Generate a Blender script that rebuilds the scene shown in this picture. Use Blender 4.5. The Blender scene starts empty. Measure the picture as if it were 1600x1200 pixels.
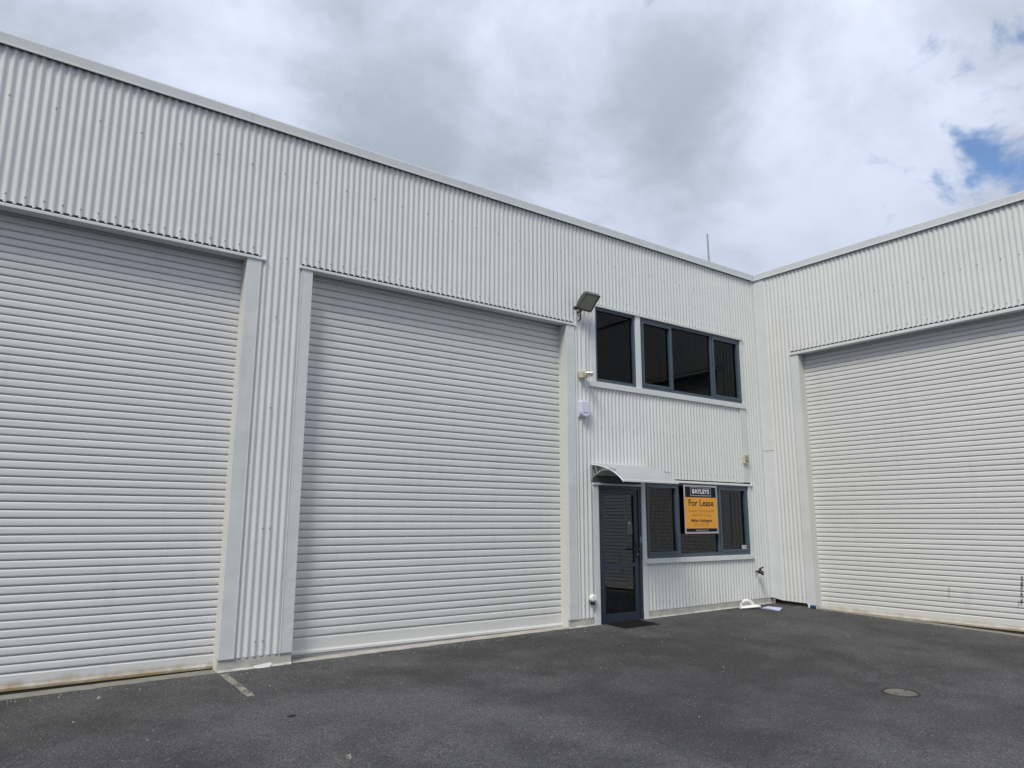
import bpy, bmesh, math, random
from mathutils import Vector, Matrix

random.seed(7)
scene = bpy.context.scene
COL = scene.collection

# ------------------------------------------------------------------ camera
cd = bpy.data.cameras.new("camera")
cam = bpy.data.objects.new("camera", cd)
COL.objects.link(cam)
R_ = Vector((0.80516608, -0.5930448, 0.00233201))
U_ = Vector((-0.11141237, -0.14739797, 0.98278234))
F_ = Vector((0.58249023, 0.79156282, 0.18475237))
M = Matrix((R_, U_, -F_)).transposed().to_4x4()
M.translation = Vector((-11.5117, -7.9108, 1.5127))
cam.matrix_world = M
cd.sensor_width = 36.0
cd.lens = 25.433
cd.clip_start = 0.05
cd.clip_end = 2000
scene.camera = cam

# ------------------------------------------------------------------ light
SUN_AZ = (-0.857, -0.515)          # horizontal direction towards the sun
SUN_EL = math.radians(52)
SUN_STRENGTH = 1.5
SUN_ANGLE = math.radians(17)
SKY_STRENGTH = 0.085
CLOUD = 0.74
EXPOSURE = 0.84

sd = bpy.data.lights.new("sun", 'SUN')
sd.energy = SUN_STRENGTH
sd.angle = SUN_ANGLE
sd.color = (1.0, 0.93, 0.82)
sun = bpy.data.objects.new("sun", sd)
COL.objects.link(sun)
tosun = Vector((SUN_AZ[0] * math.cos(SUN_EL), SUN_AZ[1] * math.cos(SUN_EL), math.sin(SUN_EL)))
sun.rotation_euler = tosun.to_track_quat('Z', 'Y').to_euler()
sun.location = (-10, -10, 30)

scene.view_settings.view_transform = 'Standard'
scene.view_settings.look = 'None'
scene.view_settings.exposure = EXPOSURE
scene.view_settings.gamma = 1.0
scene.view_settings.use_curve_mapping = False
scene.cycles.use_denoising = True
scene.cycles.max_bounces = 8
scene.cycles.transparent_max_bounces = 12
scene.cycles.sample_clamp_indirect = 6.0


class N:
    """tiny node helper"""
    def __init__(self, tree):
        self.t = tree
        tree.nodes.clear()

    def n(self, typ, **kw):
        nd = self.t.nodes.new(typ)
        for k, v in kw.items():
            if k == 'inp':
                for a, b in v.items():
                    if hasattr(b, 'is_linked') or isinstance(b, bpy.types.NodeSocket):
                        self.t.links.new(b, nd.inputs[a])
                    else:
                        nd.inputs[a].default_value = b
            else:
                setattr(nd, k, v)
        return nd

    def math(self, op, a, b=None, c=None, clamp=False):
        nd = self.t.nodes.new('ShaderNodeMath')
        nd.operation = op
        nd.use_clamp = clamp
        for i, v in enumerate((a, b, c)):
            if v is None:
                continue
            if isinstance(v, bpy.types.NodeSocket):
                self.t.links.new(v, nd.inputs[i])
            else:
                nd.inputs[i].default_value = v
        return nd.outputs[0]

    def mix(self, fac, a, b, blend='MIX'):
        nd = self.t.nodes.new('ShaderNodeMix')
        nd.data_type = 'RGBA'
        nd.blend_type = blend
        for i, v in ((0, fac), (6, a), (7, b)):
            if isinstance(v, bpy.types.NodeSocket):
                self.t.links.new(v, nd.inputs[i])
            else:
                if i > 0 and len(v) == 3:
                    v = (*v, 1.0)
                nd.inputs[i].default_value = v
        return nd.outputs[2]

    def ramp(self, fac, lo, hi, smooth=True):
        nd = self.t.nodes.new('ShaderNodeMapRange')
        nd.interpolation_type = 'SMOOTHSTEP' if smooth else 'LINEAR'
        self.t.links.new(fac, nd.inputs[0])
        nd.inputs[1].default_value = lo
        nd.inputs[2].default_value = hi
        nd.inputs[3].default_value = 0.0
        nd.inputs[4].default_value = 1.0
        return nd.outputs[0]

    def noise(self, vec, scale, detail=3.0, rough=0.5, dist=0.0):
        nd = self.t.nodes.new('ShaderNodeTexNoise')
        if vec is not None:
            self.t.links.new(vec, nd.inputs['Vector'])
        nd.inputs['Scale'].default_value = scale
        nd.inputs['Detail'].default_value = detail
        nd.inputs['Roughness'].default_value = rough
        nd.inputs['Distortion'].default_value = dist
        return nd.outputs[0]

    def link(self, a, b):
        self.t.links.new(a, b)


# ------------------------------------------------------------------ sky
world = bpy.data.worlds.new("World")
scene.world = world
world.use_nodes = True
w = N(world.node_tree)
tc = w.n('ShaderNodeTexCoord')
dirv = tc.outputs['Generated']
sep = w.n('ShaderNodeSeparateXYZ')
w.link(dirv, sep.inputs[0])
zc = w.math('MAXIMUM', sep.outputs[2], 0.0)
den = w.math('ADD', zc, 0.45)
px_ = w.math('DIVIDE', sep.outputs[0], den)
py_ = w.math('DIVIDE', sep.outputs[1], den)
comb = w.n('ShaderNodeCombineXYZ')
w.link(px_, comb.inputs[0])
w.link(py_, comb.inputs[1])
comb.inputs[2].default_value = 3.7
cv = comb.outputs[0]


def lobe(d, k):
    dn = w.n('ShaderNodeVectorMath', operation='DOT_PRODUCT')
    w.link(dirv, dn.inputs[0])
    dn.inputs[1].default_value = Vector(d).normalized()
    return w.math('POWER', w.math('MAXIMUM', dn.outputs['Value'], 0.0), k)


big = w.noise(cv, 1.7, 3.0, 0.5, 0.3)
mid = w.noise(cv, 4.2, 9.0, 0.58, 0.3)
fine = w.noise(cv, 11.0, 8.0, 0.55, 0.2)
shade = w.math('ADD', w.math('MULTIPLY', big, 0.34), w.math('MULTIPLY', mid, 0.56))
shade = w.math('ADD', shade, w.math('MULTIPLY', fine, 0.17))
# cloud masses of the photograph: grey bellies and bright rims
for d, k, amp in (((0.668, 0.550, 0.512), 120, -0.17), ((0.40, 0.775, 0.485), 45, -0.08),
                  ((0.60, 0.58, 0.55), 60, -0.04), ((0.775, 0.525, 0.351), 60, 0.07),
                  ((0.596, 0.669, 0.444), 130, 0.12), ((0.759, 0.460, 0.460), 160, 0.13),
                  ((0.10, 0.84, 0.529), 40, 0.06), ((0.855, 0.370, 0.350), 250, 0.14),
                  ((0.509, 0.627, 0.60), 160, 0.08)):
    shade = w.math('ADD', shade, w.math('MULTIPLY', lobe(d, k), amp))
cf = w.ramp(shade, 0.355, 0.71)
cloud = w.mix(cf, (0.325, 0.372, 0.445), (0.60, 0.655, 0.795))
# gaps with blue sky: thin places of the cloud deck
gn = w.noise(cv, 6.5, 8.0, 0.58, 0.4)
gb = w.math('ADD', w.math('MULTIPLY', lobe((0.866, 0.300, 0.402), 420), 0.29),
            w.math('MULTIPLY', lobe((0.885, 0.24, 0.43), 90), 0.165))
gb = w.math('SUBTRACT', gb, w.math('MULTIPLY', lobe((0.70, 0.60, 0.40), 60), 0.13))
gb = w.math('SUBTRACT', gb, w.math('MULTIPLY', lobe((0.10, 0.84, 0.52), 40), 0.10))
gap = w.ramp(w.math('ADD', w.math('MULTIPLY', w.math('SUBTRACT', gn, 0.5), 1.35), w.math('ADD', gb, 0.5)), 0.665, 0.86)
gap = w.math('MULTIPLY', gap, 0.95)
sky = w.n('ShaderNodeTexSky', sky_type='NISHITA')
sky.sun_disc = False
sky.sun_elevation = SUN_EL
sky.sun_rotation = math.atan2(SUN_AZ[0], SUN_AZ[1])
sky.air_density = 1.0
sky.dust_density = 0.0
sky.ozone_density = 6.0
bg_sky = w.n('ShaderNodeBackground', inp={'Strength': SKY_STRENGTH})
w.link(sky.outputs[0], bg_sky.inputs[0])
bg_cloud = w.n('ShaderNodeBackground', inp={'Strength': CLOUD})
# overcast sky luminance rises towards the zenith: (1 + 2 sin e) / 3, equal to 1 at 30 degrees here
cie = w.math('DIVIDE', w.math('ADD', w.math('MULTIPLY', zc, 2.0), 1.0), 2.0)
cloud = w.mix(1.0, cloud, w.n('ShaderNodeCombineColor', inp={0: cie, 1: cie, 2: cie}).outputs[0], 'MULTIPLY')
w.link(cloud, bg_cloud.inputs[0])
mx = w.n('ShaderNodeMixShader')
w.link(gap, mx.inputs[0])
w.link(bg_cloud.outputs[0], mx.inputs[1])
w.link(bg_sky.outputs[0], mx.inputs[2])
wo = w.n('ShaderNodeOutputWorld')
w.link(mx.outputs[0], wo.inputs[0])


# ------------------------------------------------------------------ materials
def mat(name):
    m = bpy.data.materials.new(name)
    m.use_nodes = True
    g = N(m.node_tree)
    out = g.n('ShaderNodeOutputMaterial')
    return m, g, out


def pos(g, scale=(1, 1, 1)):
    geo = g.n('ShaderNodeNewGeometry')
    mp = g.n('ShaderNodeMapping')
    g.link(geo.outputs['Position'], mp.inputs[0])
    mp.inputs['Scale'].default_value = scale
    return mp.outputs[0]


def bsdf(g, out, color, rough=0.5, metal=0.0, spec=0.5, normal=None):
    b = g.n('ShaderNodeBsdfPrincipled')
    for key, v in (('Base Color', color), ('Roughness', rough), ('Metallic', metal), ('Specular IOR Level', spec)):
        if isinstance(v, bpy.types.NodeSocket):
            g.link(v, b.inputs[key])
        else:
            if key == 'Base Color' and len(v) == 3:
                v = (*v, 1)
            b.inputs[key].default_value = v
    if normal is not None:
        g.link(normal, b.inputs['Normal'])
    g.link(b.outputs[0], out.inputs[0])
    return b


def bump(g, h, strength=0.3, dist=0.01):
    b = g.n('ShaderNodeBump')
    b.inputs['Strength'].default_value = strength
    b.inputs['Distance'].default_value = dist
    g.link(h, b.inputs['Height'])
    return b.outputs[0]


def painted_steel(name, col, rough=0.42, dirt=(0.36, 0.35, 0.30), amount=0.10, spec=0.4, wob=0.0015):
    m, g, out = mat(name)
    streak = g.noise(pos(g, (14, 14, 0.55)), 1.0, 4.0, 0.6)
    blot = g.noise(pos(g), 0.9, 4.0, 0.55)
    f = g.math('MULTIPLY', g.ramp(streak, 0.45, 0.78), g.ramp(blot, 0.35, 0.72))
    f = g.math('MULTIPLY', f, amount * 2.4)
    tone = g.ramp(g.noise(pos(g), 2.3, 3.0, 0.6), 0.2, 0.8)
    c = g.mix(tone, tuple(x * 0.965 for x in col), tuple(min(x * 1.02, 0.9) for x in col))
    oi = g.n('ShaderNodeObjectInfo')
    c = g.mix(g.math('MULTIPLY', oi.outputs['Random'], 0.05), c, tuple(x * 0.55 for x in col))
    c = g.mix(f, c, dirt)
    r = g.math('ADD', g.math('MULTIPLY', streak, 0.18), rough - 0.09)
    nb = bump(g, g.noise(pos(g), 3.1, 2.0, 0.5), 0.5, wob * 8)
    bsdf(g, out, c, r, 0.0, spec, nb)
    return m


def shutter_paint(name, col, stain=0.0, z_edge=0.02, scuffs=()):
    m, g, out = mat(name)
    tone = g.ramp(g.noise(pos(g, (0.6, 0.6, 9)), 1.3, 3.0, 0.6), 0.2, 0.8)
    c = g.mix(tone, tuple(x * 0.95 for x in col), col)
    run = g.noise(pos(g, (9, 9, 0.8)), 1.0, 5.0, 0.62)
    c = g.mix(g.math('MULTIPLY', g.ramp(run, 0.52, 0.80), 0.16), c, (0.38, 0.35, 0.28))
    oi = g.n('ShaderNodeObjectInfo')
    c = g.mix(g.math('MULTIPLY', oi.outputs['Random'], 0.09), c, tuple(x * 0.55 for x in col))
    geo = g.n('ShaderNodeNewGeometry')
    sp = g.n('ShaderNodeSeparateXYZ')
    g.link(geo.outputs['Position'], sp.inputs[0])
    if stain > 0:
        wv = g.math('MULTIPLY', g.noise(pos(g, (3, 3, 3)), 1.6, 4.0, 0.6), 0.13)
        hgt = g.math('SUBTRACT', g.math('SUBTRACT', sp.outputs[2], z_edge), wv)
        f = g.ramp(hgt, 0.035, -0.07)
        c = g.mix(g.math('MULTIPLY', f, stain), c, (0.27, 0.195, 0.095))
    for (axis, at, width, z0, z1, strength) in scuffs:
        u = g.math('SUBTRACT', sp.outputs[axis], at)
        u = g.math('ADD', u, g.math('MULTIPLY', g.math('SUBTRACT', sp.outputs[2], (z0 + z1) / 2), 0.12))
        band = g.ramp(g.math('ABSOLUTE', u), width, width * 0.35)
        zz = g.math('MULTIPLY', g.ramp(sp.outputs[2], z0, z0 + 0.05), g.ramp(sp.outputs[2], z1, z1 - 0.05))
        br = g.ramp(g.noise(pos(g, (60, 60, 22)), 1.0, 3.0, 0.7), 0.40, 0.56)
        k = g.math('MULTIPLY', g.math('MULTIPLY', band, zz), g.math('MULTIPLY', br, strength))
        c = g.mix(k, c, (0.02, 0.02, 0.025))
    nb = bump(g, g.noise(pos(g, (1.2, 1.2, 14)), 2.0, 2.0, 0.5), 0.35, 0.006)
    bsdf(g, out, c, 0.40, 0.0, 0.42, nb)
    return m


def plain(name, col, rough=0.5, metal=0.0, spec=0.5, vary=0.08, scale=6.0):
    m, g, out = mat(name)
    t = g.ramp(g.noise(pos(g), scale, 4.0, 0.6), 0.25, 0.75)
    c = g.mix(t, tuple(x * (1 - vary) for x in col), tuple(min(1, x * (1 + vary)) for x in col))
    bsdf(g, out, c, rough, metal, spec)
    return m


WHITE = (0.675, 0.695, 0.68)
M_CLAD = painted_steel("cladding_paint", WHITE, 0.40, amount=0.07)
M_FLASH = painted_steel("flashing_paint", (0.65, 0.68, 0.68), 0.42, amount=0.08, wob=0.003)
M_FASCIA = painted_steel("fascia_paint", (0.60, 0.625, 0.635), 0.45, amount=0.12, wob=0.002)
M_RETURN = painted_steel("return_paint", (0.64, 0.64, 0.605), 0.5, amount=0.16)
M_SHUT1 = shutter_paint("shutter_paint_a", (0.70, 0.705, 0.70), 0.0)
M_SHUT2 = shutter_paint("shutter_paint_b", (0.685, 0.70, 0.68), 0.0)
M_SHUT3 = shutter_paint("shutter_paint_c", (0.70, 0.705, 0.695), 0.0,
                        scuffs=((1, -3.80, 0.022, 0.36, 0.80, 0.9), (1, -2.86, 0.02, 0.38, 0.60, 0.4),
                                (1, -3.10, 0.07, 0.24, 0.56, 0.12), (1, -3.74, 0.014, 0.32, 0.46, 0.6)))
M_RAIL1 = shutter_paint("rail_paint_a", (0.68, 0.68, 0.665), 0.95, 0.015)
M_RAIL2 = shutter_paint("rail_paint_b", (0.66, 0.67, 0.65), 0.12, 0.03)
M_RAIL3 = shutter_paint("rail_paint_c", (0.70, 0.695, 0.665), 0.75, 0.03)
M_RUBBER = plain("weather_seal_rubber", (0.30, 0.30, 0.32), 0.7)
M_DARKRUB = plain("dark_seal", (0.025, 0.023, 0.02), 0.8)
M_BLUE = plain("window_frame_paint", (0.056, 0.086, 0.116), 0.38, spec=0.5)
M_NAVY = plain("door_frame_paint", (0.022, 0.030, 0.052), 0.36, spec=0.5)
M_BLACK = plain("black_plastic", (0.012, 0.012, 0.013), 0.45)
M_GREYMET = plain("grey_metal", (0.30, 0.32, 0.34), 0.45, 0.4)
M_SCREW = plain("screw_head", (0.27, 0.28, 0.29), 0.55)
M_SHADEGREY = plain("painted_shade_grey", (0.085, 0.088, 0.09), 0.7)  # shade of undersides and folded insides put into the colour
M_SHADEBLACK = plain("painted_shade_black", (0.012, 0.012, 0.013), 0.8)  # shade in the gaps around the sheets put into the colour
M_WHITEPL = plain("white_plastic", (0.80, 0.80, 0.79), 0.38, vary=0.03)
M_LAV = plain("alarm_cover", (0.66, 0.66, 0.80), 0.35, vary=0.03)
M_LAVD = plain("alarm_strip", (0.20, 0.20, 0.36), 0.5)
M_CREAM = plain("aged_cream_plastic", (0.56, 0.54, 0.40), 0.5)
M_TAN = plain("tan_metal", (0.30, 0.24, 0.14), 0.5)
M_FLOODB = plain("floodlight_casting", (0.10, 0.105, 0.10), 0.5, 0.2)
M_ROOM = plain("room_wall", (0.20, 0.19, 0.18), 0.8)
M_ROOMD = plain("room_dark", (0.05, 0.052, 0.06), 0.85)
M_ROOMB = plain("room_blue", (0.10, 0.30, 0.55), 0.7)
M_CARPET = plain("room_floor", (0.32, 0.31, 0.30), 0.9)
M_SIGNB = plain("sign_navy", (0.007, 0.005, 0.016), 0.5, spec=0.2)
M_SIGNY = plain("sign_amber", (0.78, 0.36, 0.035), 0.45, vary=0.03)
M_SIGNF = plain("sign_border", (0.42, 0.40, 0.44), 0.5)
M_SIGNW = plain("sign_white", (0.78, 0.77, 0.82), 0.5, vary=0.02)
M_SIGNG = plain("sign_grey", (0.30, 0.29, 0.36), 0.5, vary=0.02)
M_SIGNBR = plain("sign_brown", (0.38, 0.13, 0.012), 0.5, vary=0.02)
M_PAPER = plain("paper", (0.62, 0.62, 0.64), 0.7, vary=0.05)
M_PRINT = plain("print_grey", (0.28, 0.28, 0.30), 0.7)
M_NOTE = plain("faded_notice", (0.15, 0.15, 0.165), 0.7)
M_BLUEW = plain("pale_blue_plastic", (0.50, 0.56, 0.80), 0.4)
M_BLUED = plain("blue_plastic", (0.03, 0.10, 0.22), 0.4)
M_CANOPY = painted_steel("canopy_sheet", (0.37, 0.395, 0.42), 0.32, amount=0.1, wob=0.001)
M_CANBAR = painted_steel("canopy_bar", (0.72, 0.73, 0.74), 0.4, amount=0.05)
M_BRACKET = plain("canopy_bracket", (0.33, 0.34, 0.35), 0.5)


def concrete_mat(name, col, rough_edges=True):
    m, g, out = mat(name)
    a = g.noise(pos(g), 5.0, 8.0, 0.68)
    b = g.noise(pos(g), 45.0, 4.0, 0.6)
    c = g.mix(g.ramp(a, 0.3, 0.72), tuple(x * 0.70 for x in col), col)
    c = g.mix(g.math('MULTIPLY', g.ramp(b, 0.5, 0.8), 0.35), c, tuple(x * 0.5 for x in col))
    h = g.math('ADD', a, g.math('MULTIPLY', b, 0.4))
    bsdf(g, out, c, 0.85, 0, 0.3, bump(g, h, 0.6, 0.012))
    return m


M_PLINTH = concrete_mat("painted_plinth", (0.56, 0.55, 0.50))
M_CONC = concrete_mat("bare_concrete", (0.26, 0.255, 0.215))
M_SILL = concrete_mat("pale_concrete", (0.46, 0.44, 0.39))
M_COVER = concrete_mat("manhole_concrete", (0.15, 0.137, 0.12))
M_IRON = plain("cast_iron_rim", (0.035, 0.030, 0.027), 0.7, 0.3)


def asphalt_mat():
    m, g, out = mat("asphalt")
    P1 = pos(g)
    broad = g.noise(P1, 0.27, 5.0, 0.58, 0.6)
    patch = g.noise(P1, 1.4, 5.0, 0.6, 0.2)
    grain = g.noise(P1, 60.0, 3.0, 0.65)
    v = g.n('ShaderNodeTexVoronoi', feature='F1')
    g.link(P1, v.inputs['Vector'])
    v.inputs['Scale'].default_value = 125.0
    chip = v.outputs['Distance']
    rnd = g.n('ShaderNodeSeparateColor')
    g.link(v.outputs['Color'], rnd.inputs[0])
    t = g.math('ADD', g.math('MULTIPLY', broad, 0.60), g.math('MULTIPLY', patch, 0.40))
    base = g.mix(g.ramp(t, 0.37, 0.62), (0.034, 0.034, 0.0345), (0.082, 0.082, 0.084))
    wet = g.ramp(g.noise(P1, 0.75, 6.0, 0.62, 0.8), 0.56, 0.68)
    base = g.mix(g.math('MULTIPLY', wet, 0.60), base, (0.027, 0.027, 0.027))
    # each stone of the aggregate has its own grey
    k = g.math('ADD', g.math('MULTIPLY', rnd.outputs[0], 1.15), 0.42)
    k = g.math('MULTIPLY', k, g.math('ADD', g.math('MULTIPLY', grain, 0.9), 0.55))
    c = g.mix(1.0, base, g.n('ShaderNodeCombineColor', inp={0: k, 1: k, 2: k}).outputs[0], 'MULTIPLY')
    pale = g.math('MULTIPLY', g.ramp(rnd.outputs[2], 0.982, 0.992), g.ramp(grain, 0.38, 0.55))
    c = g.mix(g.math('MULTIPLY', pale, 0.8), c, (0.33, 0.32, 0.30))
    h = g.math('SUBTRACT', g.math('MULTIPLY', grain, 0.5), chip)
    rough = g.math('ADD', g.math('MULTIPLY', patch, 0.2), 0.66)
    bsdf(g, out, c, rough, 0, 0.35, bump(g, h, 0.55, 0.012))
    return m


M_ASPHALT = asphalt_mat()


def worn_paint_mat():
    m, g, out = mat("worn_line_paint")
    a = g.noise(pos(g), 34.0, 6.0, 0.7)
    b = g.noise(pos(g), 5.0, 3.0, 0.6)
    f = g.ramp(g.math('ADD', a, g.math('MULTIPLY', b, 0.5)), 0.62, 0.80)
    c = g.mix(f, (0.075, 0.073, 0.068), (0.25, 0.235, 0.195))
    bsdf(g, out, c, 0.85, 0, 0.3, bump(g, a, 0.5, 0.008))
    return m


M_LINE = worn_paint_mat()


def glass_mat(name, tint, ior=1.5):
    m, g, out = mat(name)
    tr = g.n('ShaderNodeBsdfTransparent')
    tr.inputs[0].default_value = (*tint, 1)
    gl = g.n('ShaderNodeBsdfGlossy')
    gl.inputs['Roughness'].default_value = 0.004
    gl.inputs['Color'].default_value = (0.92, 0.95, 1.0, 1)
    wob = g.noise(pos(g), 1.6, 2.0, 0.5)
    nb = bump(g, wob, 0.05, 0.01)
    g.link(nb, gl.inputs['Normal'])
    fr = g.n('ShaderNodeFresnel', inp={'IOR': ior})
    mxs = g.n('ShaderNodeMixShader')
    g.link(fr.outputs[0], mxs.inputs[0])
    g.link(tr.outputs[0], mxs.inputs[1])
    g.link(gl.outputs[0], mxs.inputs[2])
    g.link(mxs.outputs[0], out.inputs[0])
    return m


M_GLASS = glass_mat("window_glass", (0.52, 0.55, 0.57), 1.55)
M_GLASSDOOR = glass_mat("door_glass", (0.50, 0.56, 0.64), 1.70)
M_GLASSD = glass_mat("tinted_glass", (0.22, 0.24, 0.28), 1.30)


def weave_mat():
    m, g, out = mat("blind_fabric")
    p = pos(g)
    wv = g.n('ShaderNodeTexWave', wave_type='BANDS', bands_direction='Z')
    g.link(p, wv.inputs[0])
    wv.inputs['Scale'].default_value = 7.0
    wv.inputs['Distortion'].default_value = 0.4
    n_ = g.noise(p, 40.0, 3.0, 0.6)
    c = g.mix(wv.outputs[1], (0.16, 0.16, 0.135), (0.46, 0.455, 0.38))
    c = g.mix(g.math('MULTIPLY', n_, 0.4), c, (0.03, 0.03, 0.026))
    bsdf(g, out, c, 0.9, 0, 0.2)
    return m


M_BLIND = weave_mat()


def mat_rubber_mat():
    m, g, out = mat("door_mat_fibre")
    n_ = g.noise(pos(g), 130.0, 3.0, 0.7)
    c = g.mix(n_, (0.004, 0.004, 0.005), (0.020, 0.019, 0.019))
    bsdf(g, out, c, 0.95, 0, 0.1, bump(g, n_, 0.9, 0.01))
    return m


M_MAT = mat_rubber_mat()


# ------------------------------------------------------------------ mesh helpers
def WA(u, d, z):
    return (u, d, z)


def WB(u, d, z):
    return (d, u, z)


def wloc(o):
    v = Vector((0, 0, 0))
    while o is not None:
        v += o.location
        o = o.parent
    return v


def link(name, me, m, parent=None, loc=None):
    o = bpy.data.objects.new(name, me)
    COL.objects.link(o)
    if m is not None and not me.materials:
        me.materials.append(m)
    if parent is not None:
        o.parent = parent
    if loc is not None:
        o.location = loc
    return o


def mesh(name, verts, faces, m, parent=None, smooth=False, origin=None, recalc=True):
    """vertices in world space; re-based on the parent's (or the given) origin"""
    base = wloc(parent) if parent is not None else Vector(origin or (0, 0, 0))
    me = bpy.data.meshes.new(name)
    me.from_pydata([tuple(Vector(v) - base) for v in verts], [], faces)
    bm = bmesh.new()
    bm.from_mesh(me)
    if recalc:
        bmesh.ops.recalc_face_normals(bm, faces=bm.faces)
    bm.to_mesh(me)
    bm.free()
    if smooth:
        for p in me.polygons:
            p.use_smooth = True
    o = link(name, me, m, parent)
    if parent is None and origin is not None:
        o.location = origin
    return o


BOXF = [(0, 1, 3, 2), (4, 6, 7, 5), (0, 4, 5, 1), (2, 3, 7, 6), (0, 2, 6, 4), (1, 5, 7, 3)]


def boxv(u0, u1, d0, d1, z0, z1, W=WA):
    return [W(u, d, z) for u in (u0, u1) for d in (d0, d1) for z in (z0, z1)]


def box(name, u0, u1, d0, d1, z0, z1, m, parent=None, W=WA, bevel=0.0, seg=2, origin=None, smooth=False):
    base = wloc(parent) if parent is not None else Vector(origin or (0, 0, 0))
    me = bpy.data.meshes.new(name)
    me.from_pydata([tuple(Vector(v) - base) for v in boxv(u0, u1, d0, d1, z0, z1, W)], [], BOXF)
    bm = bmesh.new()
    bm.from_mesh(me)
    bmesh.ops.recalc_face_normals(bm, faces=bm.faces)
    if bevel > 0:
        bmesh.ops.bevel(bm, geom=bm.edges[:], offset=bevel, segments=seg, profile=0.7, affect='EDGES')
    bm.to_mesh(me)
    bm.free()
    if smooth:
        for p in me.polygons:
            p.use_smooth = True
    o = link(name, me, m, parent)
    if parent is None and origin is not None:
        o.location = origin
    return o


def boxes(name, lst, m, parent, W=WA):
    """several butted blocks of ONE part"""
    vs, fs = [], []
    for b in lst:
        k = len(vs)
        vs += boxv(*b, W)
        fs += [tuple(i + k for i in f) for f in BOXF]
    return mesh(name, vs, fs, m, parent)


def extrude_u(name, prof, u0, u1, m, parent, W=WA, smooth=False, closed=True, nu=1):
    """profile [(d,z)] swept along the wall"""
    n = len(prof)
    us = [u0 + (u1 - u0) * i / nu for i in range(nu + 1)]
    vs = [W(u, d, z) for u in us for (d, z) in prof]
    fs = []
    for k in range(nu):
        for i in range(n if closed else n - 1):
            j = (i + 1) % n
            fs.append((k * n + i, k * n + j, (k + 1) * n + j, (k + 1) * n + i))
    if closed:
        fs.append(tuple(range(n)))
        fs.append(tuple(nu * n + i for i in reversed(range(n))))
    return mesh(name, vs, fs, m, parent, smooth)


def tube(name, pts, r, m, parent=None, sides=10, origin=None, caps=True):
    pts = [Vector(p) for p in pts]
    vs, fs = [], []
    rs = r if isinstance(r, (list, tuple)) else [r] * len(pts)
    for i, p in enumerate(pts):
        t = (pts[min(i + 1, len(pts) - 1)] - pts[max(i - 1, 0)]).normalized()
        up = Vector((0, 0, 1)) if abs(t.z) < 0.9 else Vector((1, 0, 0))
        a = t.cross(up).normalized()
        b = t.cross(a).normalized()
        for k in range(sides):
            an = 2 * math.pi * k / sides
            vs.append(p + (a * math.cos(an) + b * math.sin(an)) * rs[i])
    for i in range(len(pts) - 1):
        for k in range(sides):
            k2 = (k + 1) % sides
            fs.append((i * sides + k, i * sides + k2, (i + 1) * sides + k2, (i + 1) * sides + k))
    if caps:
        fs.append(tuple(range(sides)))
        fs.append(tuple((len(pts) - 1) * sides + k for k in range(sides)))
    o = mesh(name, vs, fs, m, parent, True, origin)
    try:
        o.data.set_sharp_from_angle(angle=math.radians(50))
    except Exception:
        pass
    return o


def empty(name, loc, label, cat, group=None):
    o = bpy.data.objects.new(name, None)
    o.empty_display_size = 0.2
    COL.objects.link(o)
    o.location = loc
    return tag(o, label, cat, group)


def tag(o, label=None, cat=None, group=None, kind=None):
    if label:
        o["label"] = label
    if cat:
        o["category"] = cat
    if group:
        o["group"] = group
    if kind:
        o["kind"] = kind
    return o


def sharp(o, deg=35):
    for p in o.data.polygons:
        p.use_smooth = True
    o.data.set_sharp_from_angle(angle=math.radians(deg))
    return o


# ------------------------------------------------------------------ ground
def gz(x, y):
    x = min(max(x, -16.0), 2.0)
    y = min(max(y, -14.0), 2.0)
    return 0.09 + 0.0095 * x + 0.025 * y


xs = [-500, -16, 2, 500]
ys = [-500, -14, 2, 500]
gv = [(x, y, gz(x, y)) for x in xs for y in ys]
gf = [(i * 4 + j, (i + 1) * 4 + j, (i + 1) * 4 + j + 1, i * 4 + j + 1) for i in range(3) for j in range(3)]
tag(mesh("ground", gv, gf, M_ASPHALT), "dark grey asphalt yard in front of the warehouse", "ground", kind="structure")

# short worn painted bay line running out from the pier between the doors
lv, lf = [], []
rows = 16
for i in range(rows + 1):
    t = i / rows
    y = -0.10 - 0.98 * t
    for s in (0, 1):
        jx = random.uniform(-0.006, 0.006)
        x = -9.352 + 0.075 * s - 0.02 * t + jx
        lv.append((x, y, gz(x, y) + 0.004))
for i in range(rows):
    lf.append((2 * i, 2 * i + 1, 2 * i + 3, 2 * i + 2))
tag(mesh("painted_line", lv, lf, M_LINE), "short worn grey painted bay line by the pier between roller doors", "line", kind="structure")

# ------------------------------------------------------------------ wall construction (shared by both wings)
PITCH = 0.0762
AMP = 0.0085
SHEET = PITCH * 10


def corr(u):
    return -AMP * math.cos(2 * math.pi * u / PITCH)     # negative = crest towards the yard


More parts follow.
